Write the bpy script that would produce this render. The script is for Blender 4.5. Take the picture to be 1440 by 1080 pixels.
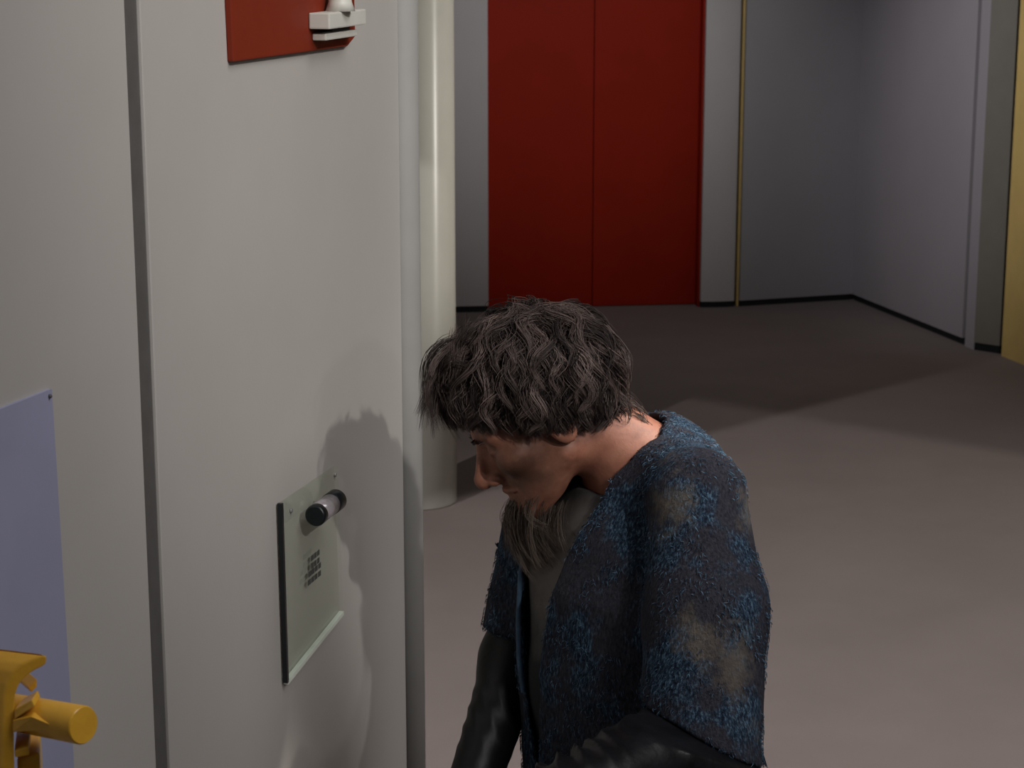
import bpy, bmesh, math, random
import numpy as np
from mathutils import Vector, Matrix

random.seed(7)
np.random.seed(7)
for o in list(bpy.data.objects):
    bpy.data.objects.remove(o)
SC = bpy.context.scene
COL = SC.collection

# ------------------------------------------------------------------ camera
FPX = 2828.0                      # focal length in pixels of the 1440x1080 frame
PITCH = math.radians(12.7)
CAMH = 2.1
cam_d = bpy.data.cameras.new('camera')
cam = bpy.data.objects.new('camera', cam_d)
COL.objects.link(cam)
cam.location = (0, 0, CAMH)
cam.rotation_euler = (math.pi / 2 - PITCH, 0, 0)
cam_d.sensor_width = 36
cam_d.lens = 36 * FPX / 1440
cam_d.clip_start = 0.05
cam_d.dof.use_dof = True
cam_d.dof.focus_distance = 2.65
cam_d.dof.aperture_fstop = 18
SC.camera = cam

# ------------------------------------------------------------------ world, lamps, exposure
SC.view_settings.view_transform = 'Standard'
SC.view_settings.look = 'None'
SC.view_settings.gamma = 1
SC.view_settings.exposure = 0.0
SC.view_settings.use_curve_mapping = False
w = bpy.data.worlds.new('world')
SC.world = w
w.use_nodes = True
w.node_tree.nodes['Background'].inputs[0].default_value = (0.62, 0.62, 0.70, 1)
w.node_tree.nodes['Background'].inputs[1].default_value = 0.016

LAMP_A = Vector((3.2, 1.5, 5.2))
LAMP_B = Vector((-3.6, 1.5, 5.2))


def area(name, loc, target, size, energy, color, sy=None):
    d = bpy.data.lights.new(name, 'AREA')
    d.energy = energy
    d.color = color
    d.size = size
    if sy:
        d.shape = 'RECTANGLE'
        d.size_y = sy
    o = bpy.data.objects.new(name, d)
    COL.objects.link(o)
    o.location = loc
    o.rotation_euler = (Vector(target) - Vector(loc)).to_track_quat('-Z', 'Y').to_euler()
    return o


def spot(name, loc, target, energy, color, cone, blend=0.5, radius=0.05):
    d = bpy.data.lights.new(name, 'SPOT')
    d.energy = energy
    d.color = color
    d.spot_size = math.radians(cone)
    d.spot_blend = blend
    d.shadow_soft_size = radius
    o = bpy.data.objects.new(name, d)
    COL.objects.link(o)
    o.location = loc
    o.rotation_euler = (Vector(target) - Vector(loc)).to_track_quat('-Z', 'Y').to_euler()
    return o


spot('floor_lamp_right', LAMP_A, (0.8, 5.8, 0), 800, (1.0, 0.95, 0.92), 54, 0.9, 0.03)
spot('floor_lamp_left', LAMP_B, (0.9, 5.6, 0), 860, (1.0, 0.95, 0.92), 50, 0.9, 0.05)
spot('key_lamp', (3.0, -2.7, 5.0), (-0.22, 3.12, 1.75), 800, (1.0, 0.95, 0.90), 16.5, 1.0, 0.06)
spot('front_lamp', (2.9, -2.2, 3.3), (-0.2, 3.0, 1.5), 70, (1.0, 0.96, 0.93), 24, 1.0, 0.08)
area('soft_lamp', (2.1, 1.2, 4.7), (0.3, 3.6, 0.6), 2.2, 86, (1.0, 0.96, 0.94))
spot('rim_lamp', (1.7, 2.8, 3.3), (0.235, 2.61, 1.375), 320, (1.0, 0.90, 0.80), 8.5, 0.5, 0.06)
spot('door_lamp', (0.3, 8.0, 2.5), (0.30, 11.2, 1.55), 76, (1.0, 0.98, 0.98), 54, 1.0, 0.15)
spot('corner_lamp', (0.5, 8.2, 2.5), (2.35, 10.2, 1.25), 85, (1.0, 0.97, 0.98), 50, 1.0, 0.15)
area('corridor_lamp', (0.8, 9.8, 2.5), (0.8, 10.4, 0.0), 1.6, 5.0, (0.98, 0.97, 1.0), 0.3)
spot('pillar_lamp', (3.0, 5.6, 2.5), (-0.33, 7.2, 1.45), 400, (1.0, 0.95, 0.87), 30, 0.7)


# ------------------------------------------------------------------ helpers
def ray(x, y):
    return Vector(((x - 720) / FPX, math.cos(PITCH) - (y - 540) / FPX * math.sin(PITCH),
                   -math.sin(PITCH) - (y - 540) / FPX * math.cos(PITCH)))


CAMP = Vector((0, 0, CAMH))


def P(x, y, d):
    return CAMP + ray(x, y) * d


def floor_at(x, y):
    v = ray(x, y)
    return CAMP + v * (-CAMH / v.z)


def on_plane(x, y, q, n):
    v = ray(x, y)
    return CAMP + v * ((q - CAMP).dot(n) / v.dot(n))


def mesh_obj(name, verts, faces, material, parent=None, smooth=False):
    me = bpy.data.meshes.new(name)
    me.from_pydata([tuple(v) for v in verts], [], faces)
    me.update()
    bm = bmesh.new()
    bm.from_mesh(me)
    bmesh.ops.recalc_face_normals(bm, faces=bm.faces)
    bm.to_mesh(me)
    bm.free()
    return link(name, me, material, parent, smooth)


def link(name, me, material, parent=None, smooth=False):
    o = bpy.data.objects.new(name, me)
    COL.objects.link(o)
    if material:
        me.materials.append(material)
    if smooth:
        me.polygons.foreach_set('use_smooth', [True] * len(me.polygons))
    if parent:
        o.parent = parent
        o.matrix_parent_inverse = parent.matrix_basis.inverted()
    return o


def empty(name, loc):
    o = bpy.data.objects.new(name, None)
    o.empty_display_size = 0.1
    o.location = loc
    COL.objects.link(o)
    return o


def tag(o, label=None, cat=None, kind=None, group=None):
    if label:
        o['label'] = label
    if cat:
        o['category'] = cat
    if kind:
        o['kind'] = kind
    if group:
        o['group'] = group
    return o


def prism(name, front, off, material, parent=None, bevel=0.0, seg=2):
    """polygon 'front' (world points) extruded by vector off, with optional bevel"""
    n = len(front)
    vs = [Vector(p) for p in front] + [Vector(p) + off for p in front]
    fs = [list(range(n)), list(range(2 * n - 1, n - 1, -1))]
    for i in range(n):
        j = (i + 1) % n
        fs.append([i, i + n, j + n, j])
    me = bpy.data.meshes.new(name)
    me.from_pydata([tuple(v) for v in vs], [], fs)
    bm = bmesh.new()
    bm.from_mesh(me)
    bmesh.ops.recalc_face_normals(bm, faces=bm.faces)
    if bevel:
        bmesh.ops.bevel(bm, geom=list(bm.edges), offset=bevel, segments=seg, affect='EDGES', profile=0.6)
    bm.to_mesh(me)
    bm.free()
    return link(name, me, material, parent, smooth=False)


def slab(name, a, b, thick, z0, z1, material, parent=None, bevel=0.0, side=1):
    """vertical wall slab from plan point a to b; thickness goes to the left (side=1) of a->b"""
    a = Vector((a[0], a[1], 0))
    b = Vector((b[0], b[1], 0))
    d = (b - a).normalized()
    n = Vector((-d.y, d.x, 0)) * thick * side
    fr = [a + Vector((0, 0, z0)), b + Vector((0, 0, z0)), b + n + Vector((0, 0, z0)), a + n + Vector((0, 0, z0))]
    return prism(name, fr, Vector((0, 0, z1 - z0)), material, parent, bevel)


def lathe(name, base, axis, prof, material, parent=None, seg=32, caps=True, smooth=True):
    """prof: list of (distance along axis, radius)"""
    axis = Vector(axis).normalized()
    u = axis.orthogonal().normalized()
    v = axis.cross(u)
    vs, fs = [], []
    for h, r in prof:
        for k in range(seg):
            a = 2 * math.pi * k / seg
            vs.append(Vector(base) + axis * h + (u * math.cos(a) + v * math.sin(a)) * r)
    m = len(prof)
    for i in range(m - 1):
        for k in range(seg):
            k2 = (k + 1) % seg
            fs.append([i * seg + k, i * seg + k2, (i + 1) * seg + k2, (i + 1) * seg + k])
    if caps:
        fs.append(list(range(seg)))
        fs.append(list(range((m - 1) * seg, m * seg)))
    o = mesh_obj(name, vs, fs, material, parent, smooth)
    if smooth:
        for pl in o.data.polygons:
            if len(pl.vertices) > 4:
                pl.use_smooth = False
    return o


# ------------------------------------------------------------------ materials
def new_mat(name):
    m = bpy.data.materials.new(name)
    m.use_nodes = True
    nt = m.node_tree
    return m, nt, nt.nodes['Principled BSDF']


def ramp_node(nt, fac, stops):
    r = nt.nodes.new('ShaderNodeValToRGB')
    el = r.color_ramp.elements
    while len(el) < len(stops):
        el.new(0.5)
    for e, (p, c) in zip(el, stops):
        e.position = p
        e.color = (*c, 1)
    nt.links.new(fac, r.inputs[0])
    return r


def noise(nt, scale, detail=3, rough=0.55, vec=None):
    n = nt.nodes.new('ShaderNodeTexNoise')
    n.inputs['Scale'].default_value = scale
    n.inputs['Detail'].default_value = detail
    n.inputs['Roughness'].default_value = rough
    if vec is not None:
        nt.links.new(vec, n.inputs['Vector'])
    return n


def coords(nt, scale=(1, 1, 1)):
    tc = nt.nodes.new('ShaderNodeTexCoord')
    mp = nt.nodes.new('ShaderNodeMapping')
    mp.inputs['Scale'].default_value = scale
    nt.links.new(tc.outputs['Object'], mp.inputs[0])
    return mp.outputs[0]


def paint(name, col, rough=0.5, var=0.06, scale=6.0, bump=0.03, bscale=220, spec=0.5, metal=0.0):
    m, nt, b = new_mat(name)
    v = coords(nt)
    n = noise(nt, scale, 4, 0.6, v)
    lo = [max(0, c * (1 - var)) for c in col]
    hi = [min(1, c * (1 + var)) for c in col]
    r = ramp_node(nt, n.outputs['Fac'], [(0.3, lo), (0.7, hi)])
    nt.links.new(r.outputs[0], b.inputs['Base Color'])
    b.inputs['Roughness'].default_value = rough
    b.inputs['Metallic'].default_value = metal
    b.inputs['Specular IOR Level'].default_value = spec
    if bump:
        n2 = noise(nt, bscale, 2, 0.5, v)
        bp = nt.nodes.new('ShaderNodeBump')
        bp.inputs['Strength'].default_value = bump
        bp.inputs['Distance'].default_value = 0.002
        nt.links.new(n2.outputs['Fac'], bp.inputs['Height'])
        nt.links.new(bp.outputs[0], b.inputs['Normal'])
    return m


M = {}
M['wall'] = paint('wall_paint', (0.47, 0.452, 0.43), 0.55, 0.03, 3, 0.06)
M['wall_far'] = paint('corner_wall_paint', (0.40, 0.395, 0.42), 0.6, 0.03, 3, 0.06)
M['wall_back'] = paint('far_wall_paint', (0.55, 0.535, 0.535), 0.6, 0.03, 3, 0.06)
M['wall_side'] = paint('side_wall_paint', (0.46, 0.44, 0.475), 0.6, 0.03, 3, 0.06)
M['groove'] = paint('groove_grey', (0.10, 0.097, 0.095), 0.6, 0.08, 30, 0.05)
M['trim'] = paint('trim_grey', (0.30, 0.30, 0.29), 0.7, 0.04, 10, 0.04)
M['pillar'] = paint('pillar_gloss', (0.47, 0.465, 0.42), 0.27, 0.03, 8, 0.02)
_nt = M['pillar'].node_tree
_b = _nt.nodes['Principled BSDF']
_tg = _nt.nodes.new('ShaderNodeTangent')
_tg.direction_type = 'RADIAL'
_tg.axis = 'Z'
_nt.links.new(_tg.outputs[0], _b.inputs['Tangent'])
_b.inputs['Anisotropic'].default_value = 0.92
_b.inputs['Anisotropic Rotation'].default_value = 0.25
_b.inputs['Roughness'].default_value = 0.36
M['red'] = paint('door_red', (0.33, 0.018, 0.005), 0.6, 0.06, 4, 0.05, spec=0.15)
M['kick'] = paint('kick_black', (0.008, 0.012, 0.014), 0.5, 0.1, 10, 0.03)
M['gold'] = paint('gold_strip', (0.66, 0.48, 0.18), 0.4, 0.1, 30, 0.02)
M['olive'] = paint('olive_grey', (0.23, 0.22, 0.19), 0.6, 0.05, 6, 0.05)
M['yellow_wall'] = paint('yellow_wall', (0.85, 0.62, 0.22), 0.6, 0.05, 6, 0.05)
M['lavender'] = paint('lavender_sheet', (0.34, 0.35, 0.50), 0.6, 0.04, 8, 0.03)
M['orange'] = paint('orange_board', (0.20, 0.023, 0.008), 0.6, 0.06, 8, 0.04, spec=0.25)
M['white'] = paint('white_fixture', (0.62, 0.62, 0.57), 0.45, 0.04, 20, 0.03)
M['yellow'] = paint('yellow_enamel', (0.74, 0.40, 0.04), 0.26, 0.10, 30, 0.05, 150)
M['steel'] = paint('dark_steel', (0.42, 0.39, 0.42), 0.25, 0.25, 60, 0.02, metal=0.3)
M['blackcap'] = paint('black_cap', (0.006, 0.009, 0.012), 0.35, 0.1, 30, 0.02)
M['ink'] = paint('ink', (0.07, 0.075, 0.072), 0.7, 0.1, 30, 0.0)
M['shadow_slab'] = paint('shadow_slab_grey', (0.35, 0.35, 0.36), 0.8, 0.04, 4, 0.04)


def carpet():
    m, nt, b = new_mat('carpet')
    v = coords(nt)
    n1 = noise(nt, 2.2, 4, 0.6, v)
    n2 = noise(nt, 420, 3, 0.7, v)
    mx = nt.nodes.new('ShaderNodeMath')
    mx.operation = 'MULTIPLY_ADD'
    nt.links.new(n2.outputs['Fac'], mx.inputs[0])
    mx.inputs[1].default_value = 0.45
    ad = nt.nodes.new('ShaderNodeMath')
    ad.operation = 'MULTIPLY'
    nt.links.new(n1.outputs['Fac'], ad.inputs[0])
    ad.inputs[1].default_value = 0.55
    nt.links.new(ad.outputs[0], mx.inputs[2])
    r = ramp_node(nt, mx.outputs[0], [(0.3, (0.215, 0.182, 0.172)), (0.7, (0.258, 0.220, 0.208))])
    nt.links.new(r.outputs[0], b.inputs['Base Color'])
    b.inputs['Roughness'].default_value = 0.95
    b.inputs['Specular IOR Level'].default_value = 0.1
    bp = nt.nodes.new('ShaderNodeBump')
    bp.inputs['Strength'].default_value = 0.5
    bp.inputs['Distance'].default_value = 0.004
    nt.links.new(n2.outputs['Fac'], bp.inputs['Height'])
    nt.links.new(bp.outputs[0], b.inputs['Normal'])
    return m


def glass_mat():
    m, nt, b = new_mat('green_glass')
    out = nt.nodes['Material Output']
    nt.nodes.remove(b)
    tr = nt.nodes.new('ShaderNodeBsdfTransparent')
    tr.inputs[0].default_value = (0.982, 1.0, 0.978, 1)
    gl = nt.nodes.new('ShaderNodeBsdfGlossy')
    gl.inputs['Color'].default_value = (0.9, 1.0, 0.92, 1)
    gl.inputs['Roughness'].default_value = 0.04
    fr = nt.nodes.new('ShaderNodeFresnel')
    fr.inputs['IOR'].default_value = 1.5
    mx = nt.nodes.new('ShaderNodeMixShader')
    fm = nt.nodes.new('ShaderNodeMath')
    fm.operation = 'MULTIPLY'
    fm.inputs[1].default_value = 0.14
    nt.links.new(fr.outputs[0], fm.inputs[0])
    nt.links.new(fm.outputs[0], mx.inputs[0])
    nt.links.new(tr.outputs[0], mx.inputs[1])
    nt.links.new(gl.outputs[0], mx.inputs[2])
    nt.links.new(mx.outputs[0], out.inputs[0])
    return m


M['carpet'] = carpet()
M['glass'] = glass_mat()
M['glass_edge'] = paint('glass_edge', (0.78, 0.86, 0.78), 0.25, 0.05, 30, 0.0)

# ------------------------------------------------------------------ the setting
tag(prism('floor', [(-7, -5, 0), (8, -5, 0), (8, 15, 0), (-7, 15, 0)], Vector((0, 0, -0.1)), M['carpet']), 'grey-brown carpeted corridor floor', kind='structure')

# left wall (seen close up, running away from the camera)
WA = math.radians(15.0)
WD = Vector((math.sin(WA), math.cos(WA), 0))          # along the wall, away from the camera
WN = Vector((math.cos(WA), -math.sin(WA), 0))         # out of the wall, towards the corridor
EDGE = Vector(ray(566, 540))
EDGE = EDGE * (3.2 / EDGE.y)
WQ = Vector((EDGE.x, EDGE.y, 0))                      # a point of the wall plane, at its far edge


def on_wall(x, y, off=0.0):
    return on_plane(x, y, WQ + WN * off, WN)


def wall_s(x, y=540):
    return (on_wall(x, y) - WQ).dot(WD)


WH = 2.9
wl = empty('wall_left', (WQ.x, WQ.y, 0))
tag(wl, 'grey painted corridor wall with one dark vertical groove', kind='structure')
g0, g1 = wall_s(197.5), wall_s(217.5)


def wall_piece(name, s0, s1, d0, d1, z0, z1, mat_, parent, bevel=0.0):
    fr = [WQ + WD * s0 + WN * d0, WQ + WD * s1 + WN * d0, WQ + WD * s1 + WN * d1, WQ + WD * s0 + WN * d1]
    fr = [Vector((p.x, p.y, z0)) for p in fr]
    return prism(name, fr, Vector((0, 0, z1 - z0)), mat_, parent, bevel)


wall_piece('wall_panel', -3.4, g0, -0.06, 0, 0, WH, M['wall'], wl, 0.002)
wall_piece('wall_panel', g1, 0, -0.06, 0, 0, WH, M['wall'], wl, 0.003)
wall_piece('groove_strip', g0 - 0.002, g1 + 0.002, -0.06, -0.004, 0, WH, M['groove'], wl)
# half round post closing the wall's end
tp = WQ + WD * 0.03 - WN * 0.008
tag(lathe('trim_1', (tp.x, tp.y, 0), (0, 0, 1), [(0, 0.030), (WH, 0.030)], M['trim'], seg=40), 'half-round grey post closing the end of the near wall', kind='structure')

# round pillar further back
pc = floor_at(590, 704)
tag(lathe('pillar', (pc.x, pc.y, 0), (0, 0, 1), [(0, 0.134), (0.006, 0.141), (2.6, 0.141)], M['pillar'], seg=64),
    'glossy pale round pillar rising behind the end of the near wall', kind='structure')

# far wall: base line through the points read off the floor
dl, dr = floor_at(687, 439), floor_at(985, 432.5)
fd = (dr - dl).normalized()
fn = Vector((fd.y, -fd.x, 0))                          # towards the camera
FH = 2.6


def far(s, d=0.0):
    return dl + fd * s + fn * d


DW = (dr - dl).length
wb = empty('wall_back', far(0))
tag(wb, 'grey far wall around the red double door', kind='structure')


def far_piece(name, s0, s1, d0, d1, z0, z1, m_, parent, bevel=0.0):
    fr = [far(s0, d0), far(s1, d0), far(s1, d1), far(s0, d1)]
    fr = [Vector((p.x, p.y, z0)) for p in fr]
    return prism(name, fr, Vector((0, 0, z1 - z0)), m_, parent, bevel)


far_piece('wall_panel', -3.0, 0, -0.2, 0, 0.035, FH, M['wall_back'], wb, 0.004)
far_piece('kick_board', -3.0, -0.002, -0.2, -0.012, 0.0, 0.036, M['kick'], wb)
far_piece('lintel', 0, DW, -0.2, 0, 2.5, FH, M['wall_back'], wb)
# red double door
dr1 = empty('door_1', far(DW / 2, -0.1))
tag(dr1, 'red double sliding door at the end of the corridor', kind='structure')
far_piece('door_leaf', 0.002, DW / 2 - 0.004, -0.14, -0.10, 0.004, 2.5, M['red'], dr1, 0.003)
far_piece('door_leaf', DW / 2, DW - 0.012, -0.14, -0.098, 0.004, 2.5, M['red'], dr1, 0.003)
far_piece('door_jamb', DW - 0.012, DW, -0.14, -0.03, 0.0, 2.5, M['red'], dr1, 0.002)
# rounded pilaster and gold strip right of the door
gp = (floor_at(1032, 431.5) - dl).dot(fd)
pl_v = [far(DW, -0.2)]
for k in range(13):
    t = k / 12.0
    pl_v.append(far(DW + (gp - DW) * t, 0.012 * math.sin(math.pi * t) ** 0.7))
pl_v.append(far(gp, -0.2))
pil = prism('trim_2', [Vector((p.x, p.y, 0.035)) for p in pl_v], Vector((0, 0, FH - 0.035)), M['wall_back'])
tag(pil, 'narrow bowed grey pilaster beside the red door', kind='structure')
prism('kick_board', [Vector((p.x, p.y, 0)) + fn * -0.01 for p in pl_v], Vector((0, 0, 0.034)), M['kick'], pil)
far_piece('gold_strip', gp + 0.014, gp + 0.028, -0.2, -0.004, 0, FH, M['gold'], pil, 0.004)

# recessed far wall right of the gold strip and the side wall
ca, cb = dl + fd * (gp + 0.034), floor_at(1198, 421.5)
cb2 = floor_at(1352, 484.5)
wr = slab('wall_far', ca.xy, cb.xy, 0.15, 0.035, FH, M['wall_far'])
tag(wr, 'plain grey far wall between gold strip and corner', kind='structure')
k1 = slab('kick_board', ca.xy, cb.xy, 0.12, 0.0, 0.036, M['kick'], wr)
k1.location = Vector((0, 0.01, 0))
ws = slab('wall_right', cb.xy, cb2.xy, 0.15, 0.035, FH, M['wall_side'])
tag(ws, 'lavender-grey side wall right of the corner', kind='structure')
k2 = slab('kick_board', cb.xy, cb2.xy, 0.12, 0.0, 0.036, M['kick'], ws)
k2.location = Vector((0.01, 0.0, 0))

# pilaster at the right: lavender flank, olive face, then the yellow wall
pa, pb = floor_at(1369, 492), floor_at(1405, 497.5)
sd = (cb2 - cb).xy.normalized()
sd = Vector((sd.x, sd.y, 0))
g2 = cb2 + sd * 0.035
tr3 = empty('trim_3', g2)
tag(tr3, 'square pilaster ending the right side wall', kind='structure')
back = Vector((0.25, 0.2, 0))
prism('pilaster_flank', [Vector((p.x, p.y, 0.0)) for p in (g2, pa, pa + Vector((0.06, 0.03, 0)), g2 + Vector((0.06, 0.03, 0)))], Vector((0, 0, FH)), M['wall_side'], tr3)
prism('joint_strip', [Vector((p.x, p.y, 0.0)) for p in (cb2 + sd * -0.002 + Vector((0.02, 0, 0)), g2 + Vector((0.02, 0, 0)), g2 + Vector((0.06, 0.03, 0)), cb2 + Vector((0.06, 0.03, 0)))], Vector((0, 0, FH)), M['groove'], tr3)
prism('pilaster_face', [Vector((p.x, p.y, 0.04)) for p in (pa, pb, pb + back, pa + back)], Vector((0, 0, FH - 0.04)), M['olive'], tr3)
inn = Vector((0.012, 0.012, 0))
prism('kick_board', [Vector((p.x, p.y, 0.0)) for p in (pa + inn * 0.3, pb + inn * 0.3, pb + back, pa + back)], Vector((0, 0, 0.041)), M['kick'], tr3)
ya, yb = floor_at(1408, 500.5), floor_at(1446, 516)
yd = (yb - ya).normalized()
yw = slab('wall_yellow', ya.xy, (ya + yd * 4.5).xy, 0.12, 0.0, FH, M['yellow_wall'])
tag(yw, 'yellow wall at the right edge of the view', kind='structure')

# ceiling added unseen over the far corridor, shaped so its corner shades the floor
HC = 2.6


def to_shadow_slab(p, lamp):
    return p + (lamp - p) * (HC / lamp.z)


a0, a1 = to_shadow_slab(floor_at(590, 715), LAMP_A), to_shadow_slab(floor_at(1340, 520), LAMP_A)
b0, b1 = to_shadow_slab(floor_at(880, 545), LAMP_B), to_shadow_slab(floor_at(1440, 640), LAMP_B)
da, db = (a1 - a0).xy, (b1 - b0).xy
den = da.x * -db.y + db.x * da.y
r_ = (b0 - a0).xy
ta = (r_.x * -db.y + db.x * r_.y) / den
corner = a0.xy + da * ta
da.normalize()
db.normalize()
print('ceiling corner', corner)
cpoly = [corner, corner + da * 9, corner + da * 9 + Vector((-3, 6)), corner - db * 13 + Vector((0, 4)), corner - db * 13]
tag(prism('shadow_slab', [Vector((c.x, c.y, HC)) for c in cpoly], Vector((0, 0, 0.12)), M['shadow_slab']), 'unseen grey slab added over the far corridor to shade its floor', kind='structure')

# ------------------------------------------------------------------ things on the near wall
# lavender sheet at the left
lv = empty('wall_sheet', on_wall(0, 1000))
tag(lv, 'flat lavender sheet on the near wall behind the yellow lever', 'panel')
prism('sheet', [on_wall(-150, 634, 0.004), on_wall(73, 547, 0.004), on_wall(80, 660, 0.004), on_wall(98, 960, 0.004), on_wall(108, 1150, 0.004), on_wall(-150, 1250, 0.004)], -WN * 0.004, M['lavender'], lv)
lathe('pin', on_wall(68, 557, 0.003), WN, [(0, 0.0022), (0.003, 0.0022), (0.004, 0.001)], M['groove'], lv, seg=12)

# orange board with the white bracket fixture
ob = prism('orange_board', [on_wall(322, -60, 0.009), on_wall(329, 87, 0.009), on_wall(489, 65, 0.009), on_wall(500, 51, 0.009), on_wall(497, -90, 0.009)], -WN * 0.009, M['orange'], bevel=0.002)
tag(ob, 'thick orange board mounted high on the near wall', 'board')


def wbox(name, s0, s1, d0, d1, z0, z1, mat_, parent, bevel=0.002):
    fr = [WQ + WD * s0 + WN * d0, WQ + WD * s1 + WN * d0, WQ + WD * s1 + WN * d1, WQ + WD * s0 + WN * d1]
    fr = [Vector((p.x, p.y, z0)) for p in fr]
    return prism(name, fr, Vector((0, 0, z1 - z0)), mat_, parent, bevel)


def sz(x, y, off):
    q = on_wall(x, y, off)
    return (q - WQ).dot(WD), q.z


OB = 0.0095
s_a, z_a = sz(434, 18, OB)
_, z_b = sz(434, 41, OB)
s_c, _ = sz(487, 20, OB)
fx = empty('bracket_fixture', WQ + WD * s_a + WN * OB + Vector((0, 0, z_b)))
tag(fx, 'white stepped bracket fixture on the orange board', 'fixture')
wbox('upper_bar', s_a, s_c, OB, OB + 0.030, z_b, z_a, M['white'], fx)
s_d, z_d = sz(439, 46, OB)
_, z_e = sz(439, 57, OB)
wbox('lower_bar', s_d, s_c - 0.01, OB, OB + 0.020, z_e, z_d - 0.001, M['white'], fx)
wbox('spacer', s_d + 0.05, s_c - 0.02, OB, OB + 0.012, z_d - 0.001, z_b, M['groove'], fx, 0.0)
ctr = WQ + WD * ((s_a + s_c) / 2 - 0.01) + WN * (OB + 0.022)
lathe('neck', (ctr.x, ctr.y, z_a), (0, 0, 1), [(0, 0.021), (0.012, 0.0165), (0.03, 0.014), (0.09, 0.014)], M['white'], fx, seg=28)

# glass plate with knob and print
GO = 0.009
gl = empty('glass_plate', on_wall(440, 930, 0))
tag(gl, 'greenish glass plate standing off the near wall, with small print', 'glass plate')
gc = [on_wall(397, 708, GO), on_wall(475, 655, GO), on_wall(483, 862, GO), on_wall(405, 960, GO)]
prism('pane', gc, -WN * 0.006, M['glass'], gl)


def edge_bar(name, a, b, w, m_, d0=0.0005, d1=-0.0065):
    ax = (b - a).normalized()
    s = ax.cross(WN).normalized() * w
    return prism(name, [a - s + WN * d0, b - s + WN * d0, b + s + WN * d0, a + s + WN * d0], WN * (d1 - d0), m_, gl)


edge_bar('lower_edge', gc[3], gc[2], 0.0030, M['glass_edge'])
edge_bar('edge_shadow', gc[0], gc[3], 0.0026, M['blackcap'])  # black bar standing in for the thin shadow beside the pane
for (x, y) in ((408, 718), (470, 668), (477, 862), (410, 942)):
    lathe('standoff', on_wall(x, y, 0), WN, [(0, 0.003), (GO - 0.006, 0.003)], M['steel'], gl, seg=12)
# small unreadable print: two short blocks of dark strokes on the pane
rows = [(786, 438, 450), (797, 438, 450), (809, 434, 452), (821, 433, 452)]
for (yy, xa, xb) in rows:
    n = 3 if xb - xa < 15 else 4
    for k in range(n):
        x0 = xa + (xb - xa) * (k + 0.08) / n
        x1 = xa + (xb - xa) * (k + 0.86) / n
        sh = -0.85
        q = [(x0, yy - 4 + sh * (x0 - xa)), (x1, yy - 4 + sh * (x1 - xa)), (x1, yy + 3.4 + sh * (x1 - xa)), (x0, yy + 3.4 + sh * (x0 - xa))]
        prism('print_mark', [on_wall(x, y, GO + 0.0006) for x, y in q], -WN * 0.0004, M['ink'], gl)

# steel knob held in front of the pane
KD = GO + 0.020
ka, kb = on_wall(444, 725, KD), on_wall(474, 702, KD)
kax = (kb - ka)
kl = kax.length
R = 0.0155
kn = lathe('latch_barrel', ka + kax * 0.06, kax, [(0, R * 0.98), (kl * 0.62, R * 0.98)], M['steel'], gl, seg=36)
kn['label'] = 'short dark steel latch cylinder'
lathe('end_cap', ka, kax, [(-0.004, R * 0.86), (-0.001, R), (kl * 0.1, R)], M['blackcap'], kn, seg=36)
lathe('collar', ka + kax * 0.66, kax, [(0, R * 0.9), (0.003, R * 1.03), (kl * 0.3, R * 1.03), (kl * 0.34, R * 0.9)], M['blackcap'], kn, seg=36)
mid = (ka + kb) / 2
lathe('stem', mid - WN * (KD - GO), WN, [(0, 0.007), (KD - GO - 0.002, 0.007)], M['steel'], kn, seg=20)

# yellow lever at the lower left
lever_q = on_wall(-20, 1000)
yl = empty('yellow_lever', lever_q)
tag(yl, 'yellow enamelled bracket with a stubby peg on the near wall', 'lever')
DL = 1.72
RX = Vector((1, 0, 0))
UPV = Vector((0, 0, 1))


def LP(x, y, dd=0.0):
    return P(x, y, DL + dd)


# bent strip: profile in the view of the photograph, with true depth away from it
out = [(2, 1100), (3, 1040), (4, 985), (8, 962), (17, 944), (31, 933), (48, 926), (62, 921), (67, 923)]
inn_ = [(66, 934), (60, 938), (48, 944), (36, 953), (27, 964), (22, 980), (21, 1040), (22, 1100)]
depth_v = Vector((-0.86, 0.40, -0.05)).normalized() * 0.085
prism('bent_strip', [LP(x, y) for x, y in out + inn_], depth_v, M['yellow'], yl, bevel=0.0022, seg=3)
# peg
pa_, pb_ = LP(22, 1002, 0.03), LP(118, 1020, -0.02)
pax = pb_ - pa_
pr = 0.0165
lathe('peg', pa_, pax, [(-0.03, pr * 0.95), (0, pr * 0.97), (pax.length - 0.002, pr), (pax.length, pr * 0.93)], M['yellow'], yl, seg=40)
prism('gusset', [LP(18, 1030, -0.004), LP(86, 1025, -0.022), LP(44, 1008, -0.016), LP(18, 1013, -0.004)], Vector((0, 0.022, 0)), M['yellow'], yl, bevel=0.001)
prism('gusset', [LP(20, 1012, -0.004), LP(49, 993, -0.014), LP(45, 984, -0.010), LP(20, 998, -0.004)], Vector((0, 0.022, 0)), M['yellow'], yl, bevel=0.001)
prism('foot', [LP(20, 1056, 0.0), LP(40, 1050, 0.0), LP(42, 1062, 0.0), LP(21, 1066, 0.0)], Vector((-0.01, 0.05, 0)), M['yellow'], yl, bevel=0.0015)
prism('foot', [LP(24, 1068, 0.01), LP(55, 1058, 0.01), LP(58, 1110, 0.01), LP(24, 1110, 0.01)], Vector((-0.01, 0.05, 0)), M['yellow'], yl, bevel=0.002)
prism('back_tab', [LP(40, 968, 0.05), LP(52, 955, 0.05), LP(52, 966, 0.05), LP(44, 974, 0.05)], Vector((-0.02, 0.03, 0)), M['yellow'], yl, bevel=0.001)
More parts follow.
